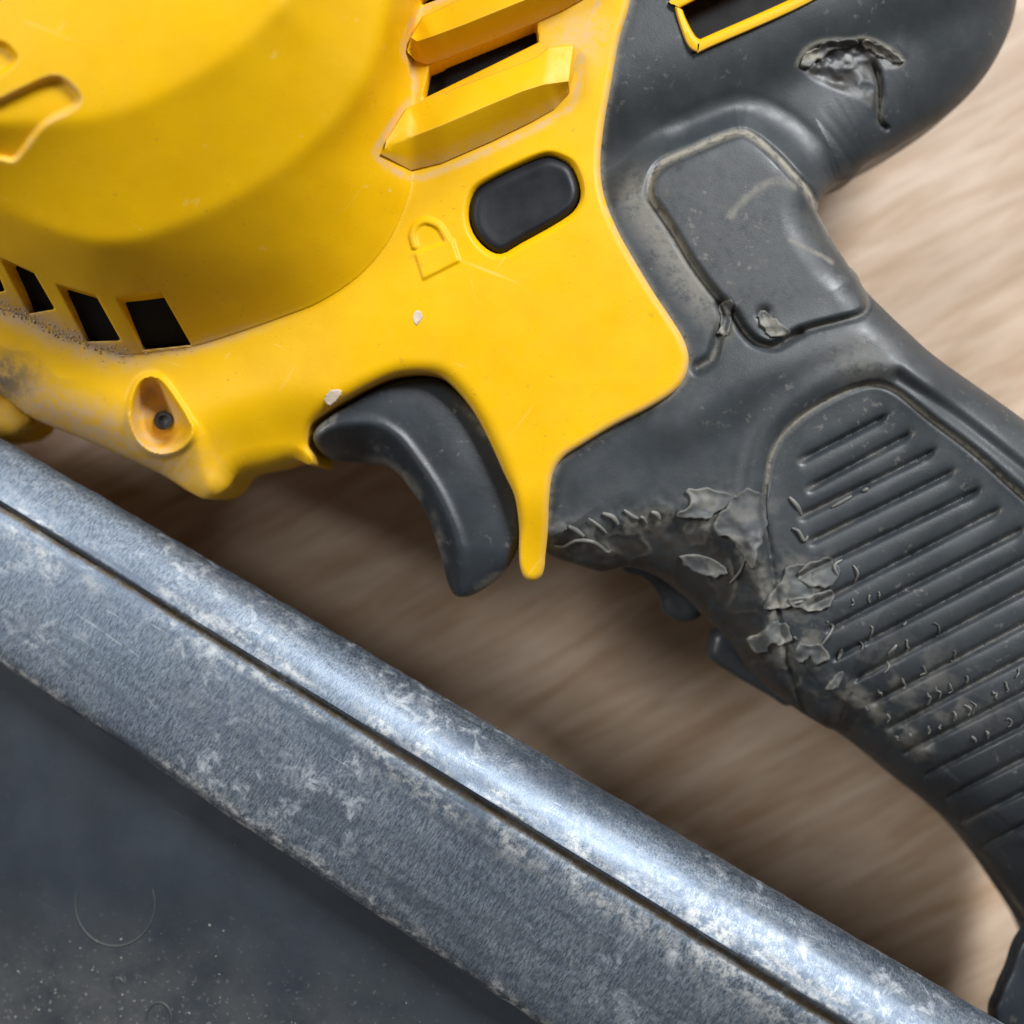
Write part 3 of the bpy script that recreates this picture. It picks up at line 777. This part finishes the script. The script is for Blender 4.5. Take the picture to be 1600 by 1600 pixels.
# ---------------- torn rubber on the grip
def ragged(pts, amp, seed):
    P = catmull(pts, 4)
    q = P.copy()
    q[:, 0] += amp * 2 * (vnoise(P[:, 0], P[:, 1], 7, seed) + 0.6 * vnoise(P[:, 0], P[:, 1], 3, seed + 1))
    q[:, 1] += amp * 2 * (vnoise(P[:, 0], P[:, 1], 7, seed + 2) + 0.6 * vnoise(P[:, 0], P[:, 1], 3, seed + 3))
    return [tuple(v) for v in q]
def flake(pts, lift=7, curl=7, seed=0, th=4, mat=None, d=0.5):
    pp = np.array(pts, float); cx, cy = pp.mean(0); ext = np.abs(pp - pp.mean(0)).max() + 1
    rp = ragged(pts, min(3.6, 0.10 * ext + 1.0), seed * 5 + 60)
    def up(x, y):
        # hinged along its upper right side, the torn end stands up
        t = ((x - cx) * -0.55 + (y - cy) * 0.83) / ext
        return sstep(-0.9, 0.7, t)
    def z(x, y):
        s = np.maximum(sdf(x, y, rp, 0), 0)
        return grip_z(x, y) + 1.6 + lift * 0.6 * up(x, y) + curl * 0.65 * fbm(x, y, 22, seed, 2) * (0.3 + up(x, y)) + curl * 0.4 * gauss(s, 6)
    return relief("rubber_flake", rp, z, 2.2, mat or FLAKE, grip, lambda x, y: grip_z(x, y) - 3, R=1.6, attrs=lambda x, y: {"dust": (0.25 + 0.75 * up(x, y)) * d * 1.2 * sstep(-0.15, 0.3, fbm(x, y, 20, seed + 3)) + 0.3 * gauss(sdf(x, y, rp, 0), 3.5) * up(x, y), "wear": x * 0}, sub=1, sharp=0)
flake([(1070, 764), (1080, 780), (1073, 798), (1056, 806), (1080, 811), (1104, 811), (1122, 799), (1140, 785), (1150, 774), (1115, 764)], 9, 8, 1)
flake([(1152, 772), (1134, 792), (1115, 816), (1122, 836), (1140, 842), (1155, 860), (1170, 878), (1177, 890), (1187, 858), (1199, 820), (1195, 776), (1172, 764)], 9, 8, 2, d=0.3)
flake([(1216, 915), (1226, 890), (1250, 880), (1270, 898), (1274, 928), (1250, 944), (1203, 955), (1193, 946)], 7, 10, 3)
flake([(1167, 1000), (1190, 990), (1210, 970), (1232, 980), (1235, 1000), (1218, 1007), (1204, 1010), (1184, 1022)], 10, 8, 4, d=0.8)
flake([(1237, 995), (1250, 1005), (1241, 1026), (1252, 1036), (1265, 1026), (1276, 1041), (1296, 1022), (1280, 1006), (1260, 1010)], 8, 10, 5)
flake([(1292, 1075), (1310, 1050), (1322, 1053), (1305, 1078)], 9, 4, 6, d=0.9)
flake([(1248, 900), (1262, 880), (1295, 872), (1312, 890), (1300, 915), (1272, 918)], 5, 9, 7, d=0.25)
flake([(1232, 940), (1262, 930), (1300, 925), (1296, 945), (1262, 955)], 6, 8, 8, d=0.6)
flake([(1250, 100), (1262, 82), (1285, 68), (1310, 62), (1340, 62), (1338, 72), (1300, 78), (1280, 92), (1262, 104)], 5, 6, 9, d=0.8)
flake([(1352, 62), (1376, 70), (1398, 84), (1412, 96), (1395, 96), (1372, 84), (1352, 74)], 6, 6, 10, d=0.8)
flake([(1124, 478), (1134, 470), (1146, 472), (1142, 500), (1134, 520), (1122, 520), (1128, 500)], 4, 8, 11, d=0.8)
flake([(1185, 492), (1200, 488), (1214, 500), (1236, 518), (1214, 528), (1196, 516)], 1, 8, 12, d=0.7)
flake([(1062, 872), (1090, 866), (1120, 880), (1140, 895), (1116, 902), (1085, 892)], 3, 6, 13, d=0.4)
def curl_strip(pts, r=3.2, lift=5, mat=None):
    r *= random.uniform(0.6, 0.95)
    pts = [(x + random.uniform(-2, 2), y + random.uniform(-2, 2)) for x, y in pts]
    q = [(x, y, float(grip_z(x, y)[0]) + lift * 0.6 + 1 + random.uniform(-1.5, 1.5)) for x, y in pts]
    return tube("rubber_shred", q, r, mat or PALE, grip, n=6, sub=3, flat=0.7)
for s, r in (([(867, 853), (882, 856), (900, 843), (922, 845), (937, 852), (950, 864), (957, 860)], 5), ([(886, 821), (900, 827), (912, 838)], 5), ([(940, 802), (958, 806), (966, 818)], 4.5), ([(975, 798), (990, 806), (1000, 812)], 4.5),
             ([(1018, 798), (1028, 804), (1032, 812)], 5.5), ([(1000, 806), (1008, 812), (1012, 818)], 4), ([(920, 812), (935, 820), (946, 832)], 4), ([(1232, 777), (1244, 790), (1251, 806)], 4), ([(1236, 826), (1250, 832), (1258, 844), (1263, 838)], 4.5),
             ([(1293, 972), (1301, 980), (1296, 994), (1283, 1008)], 4), ([(1310, 900), (1304, 885), (1316, 876)], 3), ([(1334, 884), (1342, 896), (1334, 912)], 3), ([(1300, 791), (1316, 782), (1330, 775)], 3.6), ([(1346, 768), (1352, 764), (1356, 762)], 4),
             ([(1312, 1012), (1316, 1018), (1308, 1030)], 4.5), ([(1165, 870), (1158, 892), (1140, 910)], 2.6), ([(1390, 1020), (1398, 1012), (1400, 1006)], 3)):
    curl_strip(s, r)
for x, y, k, r in ((1355, 937, 9, 3), (1371, 930, 8, 2.2), (1412, 975, 4, 4), (1460, 985, 14, 2.2), (1360, 984, 10, 3), (1415, 1008, 9, 3.4), (1383, 1040, 10, 3), (1488, 1022, 12, 2.6), (1441, 1047, 9, 2.6), (1408, 1068, 11, 3.4),
                   (1448, 1092, 12, 2.6), (1463, 1086, 12, 3.2), (1483, 1076, 8, 2.4), (1507, 1062, 9, 2.6), (1552, 1090, 12, 3), (1570, 1074, 10, 2.6), (1510, 1112, 12, 3), (1519, 1106, 10, 2.4), (1488, 1122, 10, 2.4), (1465, 1135, 8, 3.4), (1450, 1142, 7, 2.8),
                   (1420, 1152, 7, 3), (1386, 1122, 8, 3.8), (1520, 1157, 7, 4), (1540, 1147, 9, 3.4), (1352, 1110, 6, 3), (1400, 1155, 6, 2.6), (1330, 940, 9, 2.4), (1345, 1010, 8, 2.4), (1588, 1050, 10, 2.4), (1575, 1130, 9, 2.6), (1374, 1085, 7, 2.6)):
    a0 = random.uniform(-1.3, -0.7); ex = random.uniform(1.3, 2.1)
    curl_strip([(x + k * (math.cos(a) - 0.5), y + k * math.sin(a)) for a in np.linspace(a0, a0 + ex, 5)], r * 0.8, 3.0)

# rubber hanging off the far half of the grip
relief("rubber_flap", [(960, 860), (1010, 868), (1060, 890), (1096, 950), (1087, 968), (1062, 971), (1037, 956), (1031, 932), (1008, 905), (975, 892)], lambda x, y: x * 0 - 190, 5, TRIG, grip, -225, R=16, attrs=lambda x, y: {"dust": x * 0 + 0.05, "wear": x * 0})
relief("rubber_flap", [(1124, 985), (1109, 1014), (1112, 1031), (1150, 1057), (1200, 1086), (1230, 1103), (1250, 1085), (1180, 1010)], lambda x, y: x * 0 - 190, 5, TRIG, grip, -225, R=16, attrs=lambda x, y: {"dust": x * 0 + 0.05, "wear": x * 0})

# pale flecks stuck to the yellow plastic
def fleck(pts, k):
    rp = ragged(pts, 2.2, k)
    relief("paint_fleck", rp, lambda x, y: hf(x, y) + 1.2 + 0.8 * fbm(x, y, 5, k), 1.5, FLECK, housing, lambda x, y: hf(x, y) - 2, R=1.2, sub=1, sharp=0)
fleck([(648, 489), (655, 485), (661, 490), (659, 501), (650, 507), (645, 500)], 71)
fleck([(506, 625), (514, 612), (526, 607), (536, 612), (527, 624), (513, 634)], 83)
def grains(name, spots, parent, mat):
    rs = np.random.RandomState(8)
    V = []; Q = []
    base = np.array([(-1, -1, -1), (1, -1, -1), (1, 1, -1), (-1, 1, -1), (-1, -1, 1), (1, -1, 1), (1, 1, 1), (-1, 1, 1)], float)
    fq = np.array([(0, 3, 2, 1), (4, 5, 6, 7), (0, 1, 5, 4), (1, 2, 6, 5), (2, 3, 7, 6), (3, 0, 4, 7)])
    for k, (x, y, z, sz) in enumerate(spots):
        b = base * (0.5 + 0.5 * rs.rand(8, 3)) * sz * np.array([1, 0.4 + 0.6 * rs.rand(), 0.6])
        a = rs.rand() * 6.28
        bx = b[:, 0] * math.cos(a) - b[:, 1] * math.sin(a); by = b[:, 0] * math.sin(a) + b[:, 1] * math.cos(a)
        V.append(world(np.array([x]), np.array([y]), np.array([z])) + np.stack([bx, by, b[:, 2]], -1) * S)
        Q.append(fq + 8 * k)
    o = make_mesh(name, np.concatenate(V), np.concatenate(Q), mat, parent, None, 0)
    o["kind"] = "stuff"
SAWD = plain("sawdust", (0.34, 0.27, 0.18), 0.85)
GREYD = plain("grey_dust", (0.20, 0.20, 0.19), 0.85)
rs = np.random.RandomState(5)
k = [i for i, p in enumerate(D_BASE) if -30 < p[0] < 330 and p[1] > 430]
sp = []
for _ in range(900):
    i = k[rs.randint(len(k))]; j = min(i + 1, len(D_BASE) - 1); u = rs.rand()
    p = D_BASE[i] * (1 - u) + D_BASE[j] * u
    if rs.rand() > sstep(330, 120, p[0]) + 0.1: continue
    x = p[0] + rs.normal() * 7; y = p[1] - 4 + rs.normal() * 6
    if max(float(sdf(np.array([x]), np.array([y]), q_, 0)[0]) for q_ in VENTS) > -3: continue
    sp.append((x, y, float(hf(np.array([x]), np.array([y]))[0]) + 1, 0.5 + rs.rand() ** 3 * 1.5))
grains("sawdust", sp, housing, SAWD)
sp = []
for _ in range(1500):
    x = rs.rand() * 760; y = 1300 + rs.rand() * 320
    m = sstep(1340, 1640, y - 0.12 * x + 60 * float(fbm(np.array([x]), np.array([y]), 180, 2)[0])) * sstep(800, 100, x)
    if y < 1036 + 0.669 * x + 20 or rs.rand() > m * 0.9 + 0.005: continue
    sp.append((x, y, body_z(x, y) + 0.6, 0.4 + rs.rand() ** 5 * 2.4))
grains("dust_grains", sp, MBODY, GREYD)
print("verts", sum(len(m.vertices) for m in bpy.data.meshes))
